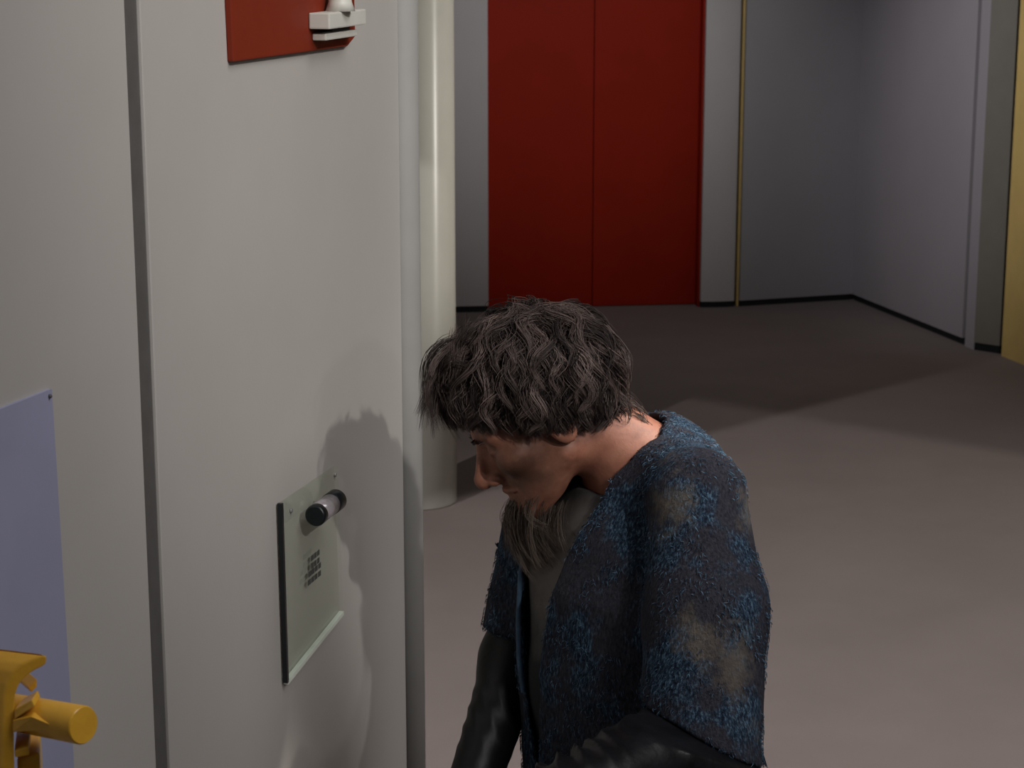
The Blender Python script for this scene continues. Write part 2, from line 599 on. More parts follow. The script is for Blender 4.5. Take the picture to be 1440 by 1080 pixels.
# arm that carries the bracket from the wall
arm0 = LP(4, 1040, 0.03)
w0 = arm0 - WN * ((arm0 - WQ).dot(WN) - 0.002)
lathe('arm', w0, arm0 - w0, [(0, 0.03), (0.006, 0.03), (0.008, 0.014), ((arm0 - w0).length, 0.014)], M['yellow'], yl, seg=28)

# ------------------------------------------------------------------ the person: signed distance modelling
def V3(v):
    return np.array([v[0], v[1], v[2]], dtype=np.float32)


def surface_net(f, xs, ys, zs, B=12):
    nx, ny, nz = len(xs), len(ys), len(zs)
    val = np.ones((nx, ny, nz), np.float32)
    bx, by, bz = [range(0, n, B) for n in (nx, ny, nz)]
    cs, hd = [], []
    blocks = []
    for i in bx:
        i2 = min(i + B, nx)
        for j in by:
            j2 = min(j + B, ny)
            for k in bz:
                k2 = min(k + B, nz)
                blocks.append((i, i2, j, j2, k, k2))
                lo = np.array((xs[i], ys[j], zs[k]))
                hi = np.array((xs[i2 - 1], ys[j2 - 1], zs[k2 - 1]))
                cs.append((lo + hi) / 2)
                hd.append(np.linalg.norm(hi - lo) / 2)
    cv = f(np.array(cs, np.float32))
    hd = np.array(hd)
    act = np.abs(cv) < hd * 1.35 + 0.02
    pts, spans = [], []
    for b, (i, i2, j, j2, k, k2) in enumerate(blocks):
        if act[b]:
            g = np.stack(np.meshgrid(xs[i:i2], ys[j:j2], zs[k:k2], indexing='ij'), -1).reshape(-1, 3)
            pts.append(g)
            spans.append((b, len(g)))
        elif cv[b] < 0:
            val[i:i2, j:j2, k:k2] = -1
    pts = np.concatenate(pts).astype(np.float32)
    out = np.empty(len(pts), np.float32)
    for s in range(0, len(pts), 400000):
        out[s:s + 400000] = f(pts[s:s + 400000])
    q = 0
    for b, n in spans:
        i, i2, j, j2, k, k2 = blocks[b]
        val[i:i2, j:j2, k:k2] = out[q:q + n].reshape(i2 - i, j2 - j, k2 - k)
        q += n
    ins = val < 0
    c = np.zeros((nx - 1, ny - 1, nz - 1), np.int8)
    for a in (0, 1):
        for b in (0, 1):
            for d in (0, 1):
                c += ins[a:nx - 1 + a, b:ny - 1 + b, d:nz - 1 + d]
    cells = np.argwhere((c > 0) & (c < 8))
    cid = np.full(c.shape, -1, np.int32)
    cid[cells[:, 0], cells[:, 1], cells[:, 2]] = np.arange(len(cells))
    acc = np.zeros((len(cells), 3))
    cnt = np.zeros(len(cells))
    X = (np.asarray(xs), np.asarray(ys), np.asarray(zs))
    for ax in range(3):
        o1, o2 = [a for a in range(3) if a != ax]
        for a in (0, 1):
            for b in (0, 1):
                i0 = cells.copy()
                i0[:, o1] += a
                i0[:, o2] += b
                i1 = i0.copy()
                i1[:, ax] += 1
                v0 = val[i0[:, 0], i0[:, 1], i0[:, 2]]
                v1 = val[i1[:, 0], i1[:, 1], i1[:, 2]]
                m = (v0 < 0) != (v1 < 0)
                t = np.where(m, v0 / np.where(m, v0 - v1, 1), 0)
                for d in range(3):
                    x0 = X[d][i0[:, d]]
                    x1 = X[d][i1[:, d]]
                    acc[:, d] += np.where(m, x0 + (x1 - x0) * t, 0)
                cnt += m
    verts = acc / cnt[:, None]
    quads = []
    for ax in range(3):
        o1, o2 = [(1, 2), (2, 0), (0, 1)][ax]
        sl0 = [slice(None)] * 3
        sl1 = [slice(None)] * 3
        sl0[ax] = slice(0, -1)
        sl1[ax] = slice(1, None)
        e = ins[tuple(sl0)] != ins[tuple(sl1)]
        idx = np.argwhere(e)
        ok = (idx[:, o1] > 0) & (idx[:, o2] > 0) & (idx[:, o1] < c.shape[o1]) & (idx[:, o2] < c.shape[o2])
        idx = idx[ok]
        s = ins[idx[:, 0], idx[:, 1], idx[:, 2]]

        def g(a, b):
            q_ = idx.copy()
            q_[:, o1] -= a
            q_[:, o2] -= b
            return cid[q_[:, 0], q_[:, 1], q_[:, 2]]
        qd = np.stack([g(1, 1), g(0, 1), g(0, 0), g(1, 0)], 1)
        qd[~s] = qd[~s][:, ::-1]
        quads.append(qd)
    quads = np.concatenate(quads)
    quads = quads[(quads >= 0).all(1)]
    return verts, quads


def np_mesh(name, verts, quads, material, parent, smooth=True):
    me = bpy.data.meshes.new(name)
    n, m, k = len(verts), len(quads), quads.shape[1]
    me.vertices.add(n)
    me.vertices.foreach_set('co', np.asarray(verts, np.float32).ravel())
    me.loops.add(m * k)
    me.loops.foreach_set('vertex_index', quads.astype(np.int32).ravel())
    me.polygons.add(m)
    me.polygons.foreach_set('loop_start', np.arange(0, m * k, k, dtype=np.int32))
    me.update(calc_edges=True)
    me.validate()
    return link(name, me, material, parent, smooth)


def dot(a, b):
    return a @ b


def sphere(p, c, r):
    return np.linalg.norm(p - V3(c), axis=1) - r


def capsule(p, a, b, r0, r1=None):
    r1 = r0 if r1 is None else r1
    a, b = V3(a), V3(b)
    ba = b - a
    h = np.clip(((p - a) @ ba) / (ba @ ba), 0, 1)
    return np.linalg.norm(p - a - h[:, None] * ba, axis=1) - (r0 + (r1 - r0) * h)


def ellipsoid(p, c, r, axes=None):
    q = p - V3(c)
    if axes is not None:
        q = q @ np.stack([V3(a) for a in axes], 1)
    r = np.array(r, np.float32)
    k0 = np.linalg.norm(q / r, axis=1)
    k1 = np.linalg.norm(q / (r * r), axis=1)
    return k0 * (k0 - 1) / np.maximum(k1, 1e-6)


def smin(a, b, k):
    h = np.clip(0.5 + 0.5 * (b - a) / k, 0, 1)
    return b + (a - b) * h - k * h * (1 - h)


def smax(a, b, k):
    return -smin(-a, -b, k)


_rs = np.random.RandomState(3)
_wav = [(_rs.normal(size=3), _rs.uniform(0, 6.28)) for _ in range(24)]


def wobble(p, freq, n=8, o=0):
    s = np.zeros(len(p), np.float32)
    for d, ph in _wav[o:o + n]:
        s += np.sin(p @ (d * freq).astype(np.float32) + ph)
    return s / math.sqrt(n)


def axis_range(lo, hi, step):
    return np.arange(lo, hi + step, step).astype(np.float32)


# camera aligned directions (only used to read the pose off the photograph)
CR = Vector((1, 0, 0))
CU = Vector((0, math.sin(PITCH), math.cos(PITCH)))
CT = Vector((0, -math.cos(PITCH), math.sin(PITCH)))

# landmarks
HC_ = P(759, 576, 2.68)
TILT = math.radians(33)
HF = (-CR * math.cos(TILT) - CU * math.sin(TILT)).normalized()
HU0 = (-CR * math.sin(TILT) + CU * math.cos(TILT)).normalized()
HS0 = CT                                              # towards the camera: his left side
ROLL = math.radians(10)
HU = (HU0 * math.cos(ROLL) + HS0 * math.sin(ROLL)).normalized()
HS = (HS0 * math.cos(ROLL) - HU0 * math.sin(ROLL)).normalized()
HM = np.stack([V3(HF), V3(HS), V3(HU)], 1)            # columns: forward, left, up


def hl(f, s, u):
    return HC_ + HF * f + HS * s + HU * u


NB = P(903, 655, 2.69)
SN = P(980, 698, 2.56)
SF = P(768, 742, 2.84)
PV = P(885, 1190, 2.80)
EN, WNR = P(985, 1050, 2.462), P(790, 1136, 2.29)
EF, WF = P(722, 925, 2.86), P(664, 1110, 2.74)

TL = Vector(((SN - SF).x, (SN - SF).y, 0)).normalized()
TF = Vector((TL.y, -TL.x, 0)).normalized()            # the way the chest faces
TA = Vector((0, 0, 1))
FEETC = PV.copy()
FEETC.z = 0


def head_sdf(p):
    q = (p - V3(HC_)) @ HM
    f, s, u = q[:, 0], q[:, 1], q[:, 2]
    qa = np.stack([f, np.abs(s), u], 1)

    def E(c, r):
        return ellipsoid(qa, c, r)

    def C(a, b, r0, r1=None):
        return capsule(qa, a, b, r0, r1)
    d = ellipsoid(q, (-0.010, 0, 0.034), (0.097, 0.077, 0.086))
    d = smin(d, ellipsoid(q, (0.042, 0, -0.030), (0.050, 0.058, 0.078)), 0.03)
    d = smin(d, C((0.0, 0.050, -0.055), (0.072, 0.014, -0.100), 0.020, 0.018), 0.03)      # jaw
    d = smin(d, ellipsoid(q, (0.078, 0, -0.100), (0.020, 0.022, 0.018)), 0.018)           # chin
    d = smin(d, E((0.060, 0.046, -0.024), (0.026, 0.022, 0.020)), 0.02)                   # cheekbone
    d = smin(d, C((0.084, 0.010, 0.014), (0.072, 0.048, 0.012), 0.0115, 0.010), 0.012)    # brow
    d = smax(d, -E((0.104, 0.034, -0.006), (0.022, 0.017, 0.013)), 0.014)                 # eye socket
    d = smin(d, E((0.074, 0.033, -0.007), (0.0145, 0.0150, 0.0135)), 0.003)               # closed lid
    d = smax(d, -C((0.0895, 0.024, -0.0125), (0.084, 0.045, -0.0125), 0.0013), 0.002)     # lash line
    d = smin(d, capsule(q, (0.086, 0, 0.006), (0.114, 0, -0.036), 0.008, 0.0105), 0.010)  # nose bridge
    d = smin(d, capsule(q, (0.082, 0, -0.004), (0.094, 0, -0.044), 0.0105, 0.0125), 0.008)
    d = smin(d, sphere(q, (0.1145, 0, -0.040), 0.0120), 0.006)                            # nose tip
    d = smin(d, E((0.100, 0.0125, -0.045), (0.0110, 0.0075, 0.0085)), 0.005)              # nostril wing
    d = smax(d, -E((0.106, 0.0065, -0.053), (0.006, 0.0035, 0.004)), 0.002)
    d = smin(d, C((0.095, 0, -0.066), (0.082, 0.022, -0.071), 0.0068, 0.004), 0.006)      # upper lip
    d = smin(d, C((0.092, 0, -0.080), (0.080, 0.020, -0.075), 0.0072, 0.004), 0.006)      # lower lip
    d = smax(d, -C((0.102, 0, -0.0725), (0.083, 0.024, -0.0735), 0.0014), 0.002)          # mouth line
    d = smax(d, -C((0.092, 0.020, -0.048), (0.082, 0.030, -0.066), 0.0018), 0.006)        # smile crease
    # ear
    ear = E((-0.012, 0.078, -0.014), (0.019, 0.0075, 0.031))
    ear = smax(ear, -E((-0.008, 0.086, -0.010), (0.011, 0.0065, 0.020)), 0.004)
    ear = smin(ear, E((0.002, 0.079, -0.018), (0.005, 0.006, 0.007)), 0.003)
    d = smin(d, ear, 0.006)
    return d


def hand_sdf(p, w, fwd, back, side, r=1.0):
    """w wrist point, fwd finger direction, back = back-of-hand normal, side = thumb side"""
    fwd, back, side = Vector(fwd).normalized(), Vector(back).normalized(), Vector(side).normalized()
    side = (side - fwd * side.dot(fwd)).normalized()
    back = fwd.cross(side) * (1 if fwd.cross(side).dot(back) > 0 else -1)
    pc_ = w + fwd * 0.052
    d = ellipsoid(p, pc_, (0.054, 0.042, 0.017), (fwd, side, back))
    d = smin(d, capsule(p, w - fwd * 0.05, w + fwd * 0.02, 0.030, 0.026), 0.02)
    for k, (off, ln) in enumerate(((0.030, 0.072), (0.010, 0.080), (-0.010, 0.074), (-0.029, 0.058))):
        b0 = w + fwd * 0.088 + side * off
        b1 = b0 + (fwd * 0.86 - back * 0.35).normalized() * ln * 0.45
        b2 = b1 + (fwd * 0.45 - back * 0.85).normalized() * ln * 0.32
        b3 = b2 + (fwd * 0.05 - back).normalized() * ln * 0.24
        fg = np.minimum(np.minimum(capsule(p, b0, b1, 0.0098, 0.009), capsule(p, b1, b2, 0.009, 0.0082)), capsule(p, b2, b3, 0.0082, 0.0072))
        d = smin(d, fg, 0.006)
    t0 = w + fwd * 0.022 + side * 0.026
    t1 = t0 + (fwd * 0.6 + side * 0.75 - back * 0.25).normalized() * 0.040
    t2 = t1 + (fwd * 0.85 + side * 0.2 - back * 0.5).normalized() * 0.032
    th = np.minimum(capsule(p, t0, t1, 0.013, 0.0105), capsule(p, t1, t2, 0.0105, 0.0085))
    return smin(d, th, 0.010)


def torso_coords(p):
    z = (p[:, 2] - PV.z) / (NB.z - PV.z)
    cx = PV.x + (NB.x - PV.x) * z
    cy = PV.y + (NB.y - PV.y) * z
    dx, dy = p[:, 0] - cx, p[:, 1] - cy
    return dx * TL.x + dy * TL.y, z, dx * TF.x + dy * TF.y


_zk = np.array([-0.35, -0.10, 0.20, 0.50, 0.72, 0.86, 1.00, 1.12])
_rl = np.array([0.185, 0.178, 0.165, 0.172, 0.176, 0.160, 0.110, 0.05])
_rf = np.array([0.135, 0.130, 0.122, 0.128, 0.126, 0.112, 0.085, 0.04])
_of = np.array([0.00, 0.00, 0.008, 0.016, 0.012, -0.002, -0.014, -0.02])


def torso_sdf(p, grow=0.0):
    l, z, f = torso_coords(p)
    rl = np.interp(z, _zk, _rl) + grow
    rf = np.interp(z, _zk, _rf) + grow
    of = np.interp(z, _zk, _of)
    e = (np.abs(l / rl) ** 2.3 + np.abs((f - of) / rf) ** 2.3) ** (1 / 2.3)
    d = (e - 1) * np.minimum(rl, rf) * 0.9
    top = (z - 1.06) * (NB.z - PV.z)
    return smax(d, top, 0.04)


NECK0 = hl(-0.040, 0, -0.050)
HIPN = PV + TL * 0.092 + Vector((0, 0, -0.02))
HIPF = PV - TL * 0.092 + Vector((0, 0, -0.02))
KNEEN = HIPN + TF * 0.035 + Vector((0, 0, -0.40))
KNEEF = HIPF + TF * 0.060 + Vector((0, 0, -0.40))
ANKN = Vector((HIPN.x - TF.x * 0.02, HIPN.y - TF.y * 0.02, 0.085))
ANKF = Vector((HIPF.x - TF.x * 0.00, HIPF.y - TF.y * 0.00, 0.085))


def body_sdf(p):
    d = head_sdf(p)
    d = smin(d, capsule(p, NECK0, NB, 0.054, 0.062), 0.025)
    d = smin(d, np.maximum(torso_sdf(p, -0.030), (PV.z - 0.10) - p[:, 2]), 0.03)
    for s, e, w_ in ((SN, EN - CT * 0.028 - CU * 0.012, WNR), (SF, EF, WF)):
        d = smin(d, capsule(p, s, e, 0.038, 0.024), 0.02)
        d = smin(d, capsule(p, e, w_, 0.024, 0.023), 0.008)
    fn_ = (WNR - EN).normalized()
    d = np.minimum(d, hand_sdf(p, WNR, fn_, (0, 0, 1), TF * 0.3 - TL))
    ff_ = (WF - EF).normalized()
    d = np.minimum(d, hand_sdf(p, WF, ff_, -CR + CU * 0.3, TL + TF * 0.3))
    for h, k, a in ((HIPN, KNEEN, ANKN), (HIPF, KNEEF, ANKF)):
        d = smin(d, capsule(p, h, k, 0.060, 0.044), 0.015)
        d = smin(d, capsule(p, k, a, 0.044, 0.032), 0.01)
        d = smin(d, capsule(p, a + Vector((0, 0, -0.045)), a + TF * 0.13 + Vector((0, 0, -0.055)), 0.034, 0.026), 0.03)
    return d


# sleeve cut and front opening of the jacket
CUTQ = P(990, 1034, 2.48)
SMID, SEND = P(993, 860, 2.53), P(984, 1085, 2.472)
CUTN = (-CR * 0.47 - CU * 0.88).normalized()
CUTFQ = P(726, 890, 2.86)
CUTFN = (CR * -0.10 - CU * 0.99).normalized()
_oz = np.array([-0.4, 0.2, 0.40, 0.60, 0.80, 0.95, 1.10])
_oa = np.array([-0.055, -0.055, -0.078, -0.112, -0.115, -0.095, -0.07])    # far edge, l
_ob = np.array([-0.050, -0.050, -0.042, -0.030, -0.008, 0.018, 0.03])          # near edge, l


def sleeve_near(p, grow=0.0):
    d = smin(capsule(p, SN, SMID, 0.062 + grow, 0.077 + grow), capsule(p, SMID, SEND, 0.077 + grow, 0.075 + grow), 0.02)
    return d


def sleeve_far(p, grow=0.0):
    return capsule(p, SF, EF + Vector((0, 0, -0.02)), 0.062 + grow, 0.058 + grow)


def jacket_sdf(p):
    l, z, f = torso_coords(p)
    cloth = 0.0022 * wobble(p, 16, 8, 0) + 0.0012 * wobble(p, 55, 8, 8)
    t = torso_sdf(p, 0.0)
    t = smin(t, capsule(p, NB + TF * -0.03 + TL * 0.01 + Vector((0, 0, -0.008)), SN, 0.064, 0.060), 0.04)
    t = smin(t, capsule(p, NB + TF * -0.03, SF, 0.062, 0.056), 0.04)
    tin = smin(torso_sdf(p, -0.012), capsule(p, NB, SN, 0.042, 0.046), 0.02)
    body = np.maximum(t, -tin)
    # front opening
    oa = np.interp(z, _oz, _oa)
    ob = np.interp(z, _oz, _ob)
    gap = np.maximum(np.maximum(oa - l, l - ob), -f + 0.03)
    body = smax(body, -gap, 0.006)
    sn = np.maximum(sleeve_near(p), -sleeve_near(p, -0.010))
    sn = smax(sn, (p - V3(CUTQ)) @ V3(CUTN), 0.005)
    sf = np.maximum(sleeve_far(p), -sleeve_far(p, -0.010))
    sf = smax(sf, (p - V3(CUTFQ)) @ V3(CUTFN), 0.005)
    d = smin(body, sn, 0.012)
    d = smin(d, sf, 0.012)
    # neck hole
    hole = capsule(p, NB + (NB - NECK0).normalized() * 0.03 + CU * 0.012 - CR * 0.006, NECK0 + (NECK0 - NB).normalized() * 0.12, 0.058, 0.080)
    d = smax(d, -hole, 0.008)
    d = np.maximum(d, (PV.z - 0.02) - p[:, 2])
    return d + cloth * 0.6


def shirt_sdf(p):
    d = torso_sdf(p, -0.015) + 0.0025 * wobble(p, 30, 8, 4)
    hole = capsule(p, NB, NECK0, 0.058, 0.058)
    d = np.maximum(d, -(hole - 0.0))
    d = np.maximum(d, p[:, 2] - (NB.z - 0.03))
    return np.maximum(d, (PV.z - 0.06) - p[:, 2])


def fold_arm(p, s, e, w_, rs, re, rw, amp):
    ax = (w_ - e)
    L_ = ax.length
    a = V3(ax.normalized())
    h = (p - V3(e)) @ a
    d = smin(capsule(p, s, e, rs, re), capsule(p, e, w_, re, rw), 0.03)
    cd = V3((CR * 0.80 + CU * 0.55 + CT * 0.15).normalized())
    ph = (p @ cd) * 300 + 5.5 * wobble(p, 13, 6, 10)
    rid = 1 - 2 * np.abs(np.sin(ph * 0.5))
    mask = np.clip(0.45 + 0.8 * wobble(p, 19, 6, 15), 0, 1.3)
    d = d - amp * rid * mask - amp * 0.6 * wobble(p, 28, 6, 2)
    return np.maximum(d, h - L_ - 0.012)


def under_near(p):
    d = fold_arm(p, SN + Vector((0, 0, -0.06)), EN, WNR, 0.045, 0.074, 0.053, 0.0055)
    h = (p - V3(CUTQ)) @ V3(CUTN)
    return smax(d, sleeve_near(p, -0.0135) - 6.0 * np.maximum(h + 0.001, 0), 0.016)


def under_far(p):
    return fold_arm(p, SF + Vector((0, 0, -0.04)), EF, WF, 0.044, 0.043, 0.036, 0.0010)


def trousers_sdf(p):
    d = torso_sdf(p, -0.018)
    d = np.maximum(d, p[:, 2] - (PV.z + 0.10))
    d = np.maximum(d, (PV.z - 0.10) - p[:, 2])
    for h, k, a in ((HIPN, KNEEN, ANKN), (HIPF, KNEEF, ANKF)):
        d = smin(d, capsule(p, h, k, 0.094, 0.068), 0.03)
        d = smin(d, capsule(p, k, a, 0.068, 0.056), 0.02)
    d = d + 0.003 * wobble(p, 26, 8, 5)
    return np.maximum(d, 0.05 - p[:, 2])


def shoe_sdf(a):
    def f(p):
        d = capsule(p, a + Vector((0, 0, -0.040)), a + TF * 0.15 + Vector((0, 0, -0.047)), 0.048, 0.040)
        d = smin(d, capsule(p, a + Vector((0, 0, 0.03)), a + Vector((0, 0, -0.03)), 0.05, 0.048), 0.02)
        return np.maximum(np.maximum(d, 0.003 - p[:, 2]), p[:, 2] - 0.13)
    return f


def bounds(pts, pad):
    a = np.array([V3(p) for p in pts])
    return a.min(0) - pad, a.max(0) + pad


# ---- materials of the person
def skin_mat():
    m, nt, b = new_mat('skin')
    v = coords(nt)
    n = noise(nt, 28, 5, 0.65, v)
    r = ramp_node(nt, n.outputs['Fac'], [(0.30, (0.22, 0.080, 0.052)), (0.55, (0.35, 0.145, 0.092)), (0.75, (0.41, 0.19, 0.125))])
    # smears of grime on cheek and brow, deepened to paint in the face's shade
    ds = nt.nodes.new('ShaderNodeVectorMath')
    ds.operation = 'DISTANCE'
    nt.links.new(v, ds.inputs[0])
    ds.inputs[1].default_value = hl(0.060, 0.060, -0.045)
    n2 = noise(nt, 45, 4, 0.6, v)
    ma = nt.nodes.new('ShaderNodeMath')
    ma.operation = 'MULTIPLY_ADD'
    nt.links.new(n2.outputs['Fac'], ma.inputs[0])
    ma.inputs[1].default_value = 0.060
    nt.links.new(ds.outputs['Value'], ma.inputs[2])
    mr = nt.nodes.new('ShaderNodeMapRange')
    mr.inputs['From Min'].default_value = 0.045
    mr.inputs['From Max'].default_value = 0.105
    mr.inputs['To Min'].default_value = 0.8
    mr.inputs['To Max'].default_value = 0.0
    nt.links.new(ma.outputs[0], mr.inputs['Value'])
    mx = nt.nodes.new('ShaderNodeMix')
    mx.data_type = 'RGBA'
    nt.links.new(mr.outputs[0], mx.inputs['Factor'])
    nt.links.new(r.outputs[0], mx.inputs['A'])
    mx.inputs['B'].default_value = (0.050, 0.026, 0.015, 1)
    nt.links.new(mx.outputs['Result'], b.inputs['Base Color'])
    b.inputs['Roughness'].default_value = 0.55
    b.inputs['Subsurface Weight'].default_value = 0.08
    b.inputs['Subsurface Radius'].default_value = (0.01, 0.004, 0.002)
    bp = nt.nodes.new('ShaderNodeBump')
    bp.inputs['Strength'].default_value = 0.25
    bp.inputs['Distance'].default_value = 0.001
    n3 = noise(nt, 300, 3, 0.6, v)
    nt.links.new(n3.outputs['Fac'], bp.inputs['Height'])
    nt.links.new(bp.outputs[0], b.inputs['Normal'])
    return m


def strand_mat(name, dark, light, rough=0.5, spec=0.4):
    m, nt, b = new_mat(name)
    at = nt.nodes.new('ShaderNodeAttribute')
    at.attribute_name = 'tint'
    r = ramp_node(nt, at.outputs['Fac'], [(0.0, dark), (1.0, light)])
    nt.links.new(r.outputs[0], b.inputs['Base Color'])
    b.inputs['Roughness'].default_value = rough
    b.inputs['Specular IOR Level'].default_value = spec
    return m


def jacket_mat():
    m, nt, b = new_mat('blue_tweed')
    v = coords(nt)
    vs = coords(nt, (1.0, 1.0, 0.35))
    # fine flecks
    fl = noise(nt, 330, 3, 0.7, vs)
    big = noise(nt, 13, 5, 0.62, v)
    base = ramp_node(nt, fl.outputs['Fac'], [(0.36, (0.007, 0.012, 0.024)), (0.52, (0.027, 0.050, 0.085)), (0.66, (0.105, 0.185, 0.270))])
    dull = ramp_node(nt, fl.outputs['Fac'], [(0.3, (0.016, 0.017, 0.026)), (0.7, (0.056, 0.056, 0.072))])
    sel = ramp_node(nt, big.outputs['Fac'], [(0.43, (0, 0, 0)), (0.53, (1, 1, 1))])
    mx = nt.nodes.new('ShaderNodeMix')
    mx.data_type = 'RGBA'
    nt.links.new(sel.outputs[0], mx.inputs['Factor'])
    nt.links.new(base.outputs[0], mx.inputs['A'])
    nt.links.new(dull.outputs[0], mx.inputs['B'])
    last = mx.outputs['Result']
    # worn, dusty patches at fixed places of the cloth
    pn = noise(nt, 24, 6, 0.7, v)
    for c, rad, st in PATCH:
        ds = nt.nodes.new('ShaderNodeVectorMath')
        ds.operation = 'DISTANCE'
        nt.links.new(v, ds.inputs[0])
        ds.inputs[1].default_value = c
        ma = nt.nodes.new('ShaderNodeMath')
        ma.operation = 'MULTIPLY_ADD'
        nt.links.new(pn.outputs['Fac'], ma.inputs[0])
        ma.inputs[1].default_value = rad * 5.0
        nt.links.new(ds.outputs['Value'], ma.inputs[2])
        mr = nt.nodes.new('ShaderNodeMapRange')
        mr.inputs['From Min'].default_value = rad * 2.4
        mr.inputs['From Max'].default_value = rad * 3.9
        mr.inputs['To Min'].default_value = st
        mr.inputs['To Max'].default_value = 0
        nt.links.new(ma.outputs[0], mr.inputs['Value'])
        m2 = nt.nodes.new('ShaderNodeMix')
        m2.data_type = 'RGBA'
        nt.links.new(mr.outputs[0], m2.inputs['Factor'])
        nt.links.new(last, m2.inputs['A'])
        m2.inputs['B'].default_value = (0.165, 0.14, 0.112, 1)
        last = m2.outputs['Result']
    nt.links.new(last, b.inputs['Base Color'])
    b.inputs['Roughness'].default_value = 0.9
    b.inputs['Specular IOR Level'].default_value = 0.15
    bp = nt.nodes.new('ShaderNodeBump')
    bp.inputs['Strength'].default_value = 0.8
    bp.inputs['Distance'].default_value = 0.004
    nt.links.new(fl.outputs['Fac'], bp.inputs['Height'])
    nt.links.new(bp.outputs[0], b.inputs['Normal'])
    return m


PATCH = [(P(940, 715, 2.51), 0.030, 0.85), (P(975, 885, 2.44), 0.026, 0.9), (P(1022, 930, 2.45), 0.034, 0.8),
         (P(1066, 715, 2.52), 0.028, 0.8), (P(955, 660, 2.56), 0.022, 0.5), (P(1045, 1020, 2.46), 0.020, 0.6)]
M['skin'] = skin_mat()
M['hair'] = strand_mat('hair', (0.014, 0.010, 0.010), (0.22, 0.165, 0.148), 0.52, 0.25)
M['beard'] = strand_mat('beard', (0.030, 0.023, 0.019), (0.20, 0.155, 0.125), 0.6, 0.2)
M['jacket'] = jacket_mat()
M['fuzz'] = strand_mat('blue_fuzz', (0.012, 0.022, 0.040), (0.19, 0.33, 0.48), 0.9, 0.1)
M['shirt'] = paint('grey_shirt', (0.080, 0.074, 0.066), 0.85, 0.7, 18, 0.3, 300)
_m, _nt, _b = new_mat('dark_shirt')
_v = coords(_nt)
_n = noise(_nt, 22, 4, 0.6, _v)
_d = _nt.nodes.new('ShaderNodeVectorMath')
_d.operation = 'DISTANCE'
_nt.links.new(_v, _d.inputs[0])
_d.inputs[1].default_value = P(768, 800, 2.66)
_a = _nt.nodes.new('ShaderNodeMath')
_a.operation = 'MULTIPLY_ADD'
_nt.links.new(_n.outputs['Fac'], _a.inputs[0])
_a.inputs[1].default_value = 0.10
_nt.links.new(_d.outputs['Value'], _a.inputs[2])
_r = ramp_node(_nt, _a.outputs[0], [(0.105, (0.15, 0.138, 0.13)), (0.20, (0.014, 0.018, 0.020))])  # grey patch on dark cloth; the dark below it also paints in shade
_nt.links.new(_r.outputs[0], _b.inputs['Base Color'])
_b.inputs['Roughness'].default_value = 0.85
M['shirt'] = _m
M['leather'] = paint('black_leather', (0.007, 0.007, 0.009), 0.42, 0.5, 25, 0.2, 120, spec=0.28)
M['trousers'] = paint('dark_trousers', (0.02, 0.022, 0.028), 0.9, 0.3, 20, 0.2)

person = empty('person', FEETC)
tag(person, 'standing person in a worn blue tweed jacket, head bowed, with shaggy hair and beard', 'person')

# body: one continuous skin surface, head to feet
lo, hi = bounds([hl(0.1, 0, 0.1), SN, SF, WNR + (WNR - EN).normalized() * 0.16, WF, PV, HIPN, HIPF, ANKN + TF * 0.2, ANKF + TF * 0.2, hl(0.13, 0, -0.05)], 0.10)
zs = np.concatenate([np.arange(0.0, 1.28, 0.0055), np.arange(1.28, hi[2] + 0.06, 0.0026)]).astype(np.float32)
vb, qb = surface_net(body_sdf, axis_range(lo[0], hi[0], 0.0032), axis_range(lo[1], hi[1], 0.0042), zs)
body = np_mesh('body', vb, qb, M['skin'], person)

lo, hi = bounds([NB, SN, SF, EN, EF, PV], 0.16)
vj, qj = surface_net(jacket_sdf, axis_range(lo[0], hi[0], 0.0036), axis_range(lo[1], hi[1], 0.0036), axis_range(PV.z - 0.03, hi[2], 0.0036))
jacket = np_mesh('jacket', vj, qj, M['jacket'], person)
jacket['label'] = 'worn blue flecked jacket with elbow-length sleeves'

lo, hi = bounds([NB, PV], 0.2)
v_, q_ = surface_net(shirt_sdf, axis_range(lo[0], hi[0], 0.005), axis_range(lo[1], hi[1], 0.005), axis_range(PV.z - 0.08, NB.z, 0.005))
np_mesh('shirt', v_, q_, M['shirt'], person)
for fnc, pts in ((under_near, (SN, EN, WNR)), (under_far, (SF, EF, WF))):
    lo, hi = bounds(pts, 0.10)
    v_, q_ = surface_net(fnc, axis_range(lo[0], hi[0], 0.0034), axis_range(lo[1], hi[1], 0.0034), axis_range(lo[2], hi[2], 0.0034))
    o = np_mesh('leather_sleeve', v_, q_, M['leather'], person)
    o['label'] = 'creased black leather sleeve'
lo, hi = bounds([HIPN, HIPF, KNEEN, KNEEF], 0.16)
v_, q_ = surface_net(trousers_sdf, axis_range(lo[0], hi[0], 0.009), axis_range(lo[1], hi[1], 0.009), axis_range(0.02, PV.z + 0.15, 0.009))
np_mesh('trousers', v_, q_, M['trousers'], person)
for a in (ANKN, ANKF):
    lo, hi = bounds([a, a + TF * 0.2], 0.09)
    v_, q_ = surface_net(shoe_sdf(a), axis_range(lo[0], hi[0], 0.006), axis_range(lo[1], hi[1], 0.006), axis_range(-0.01, 0.17, 0.006))
    np_mesh('shoe', v_, q_, M['leather'], person)


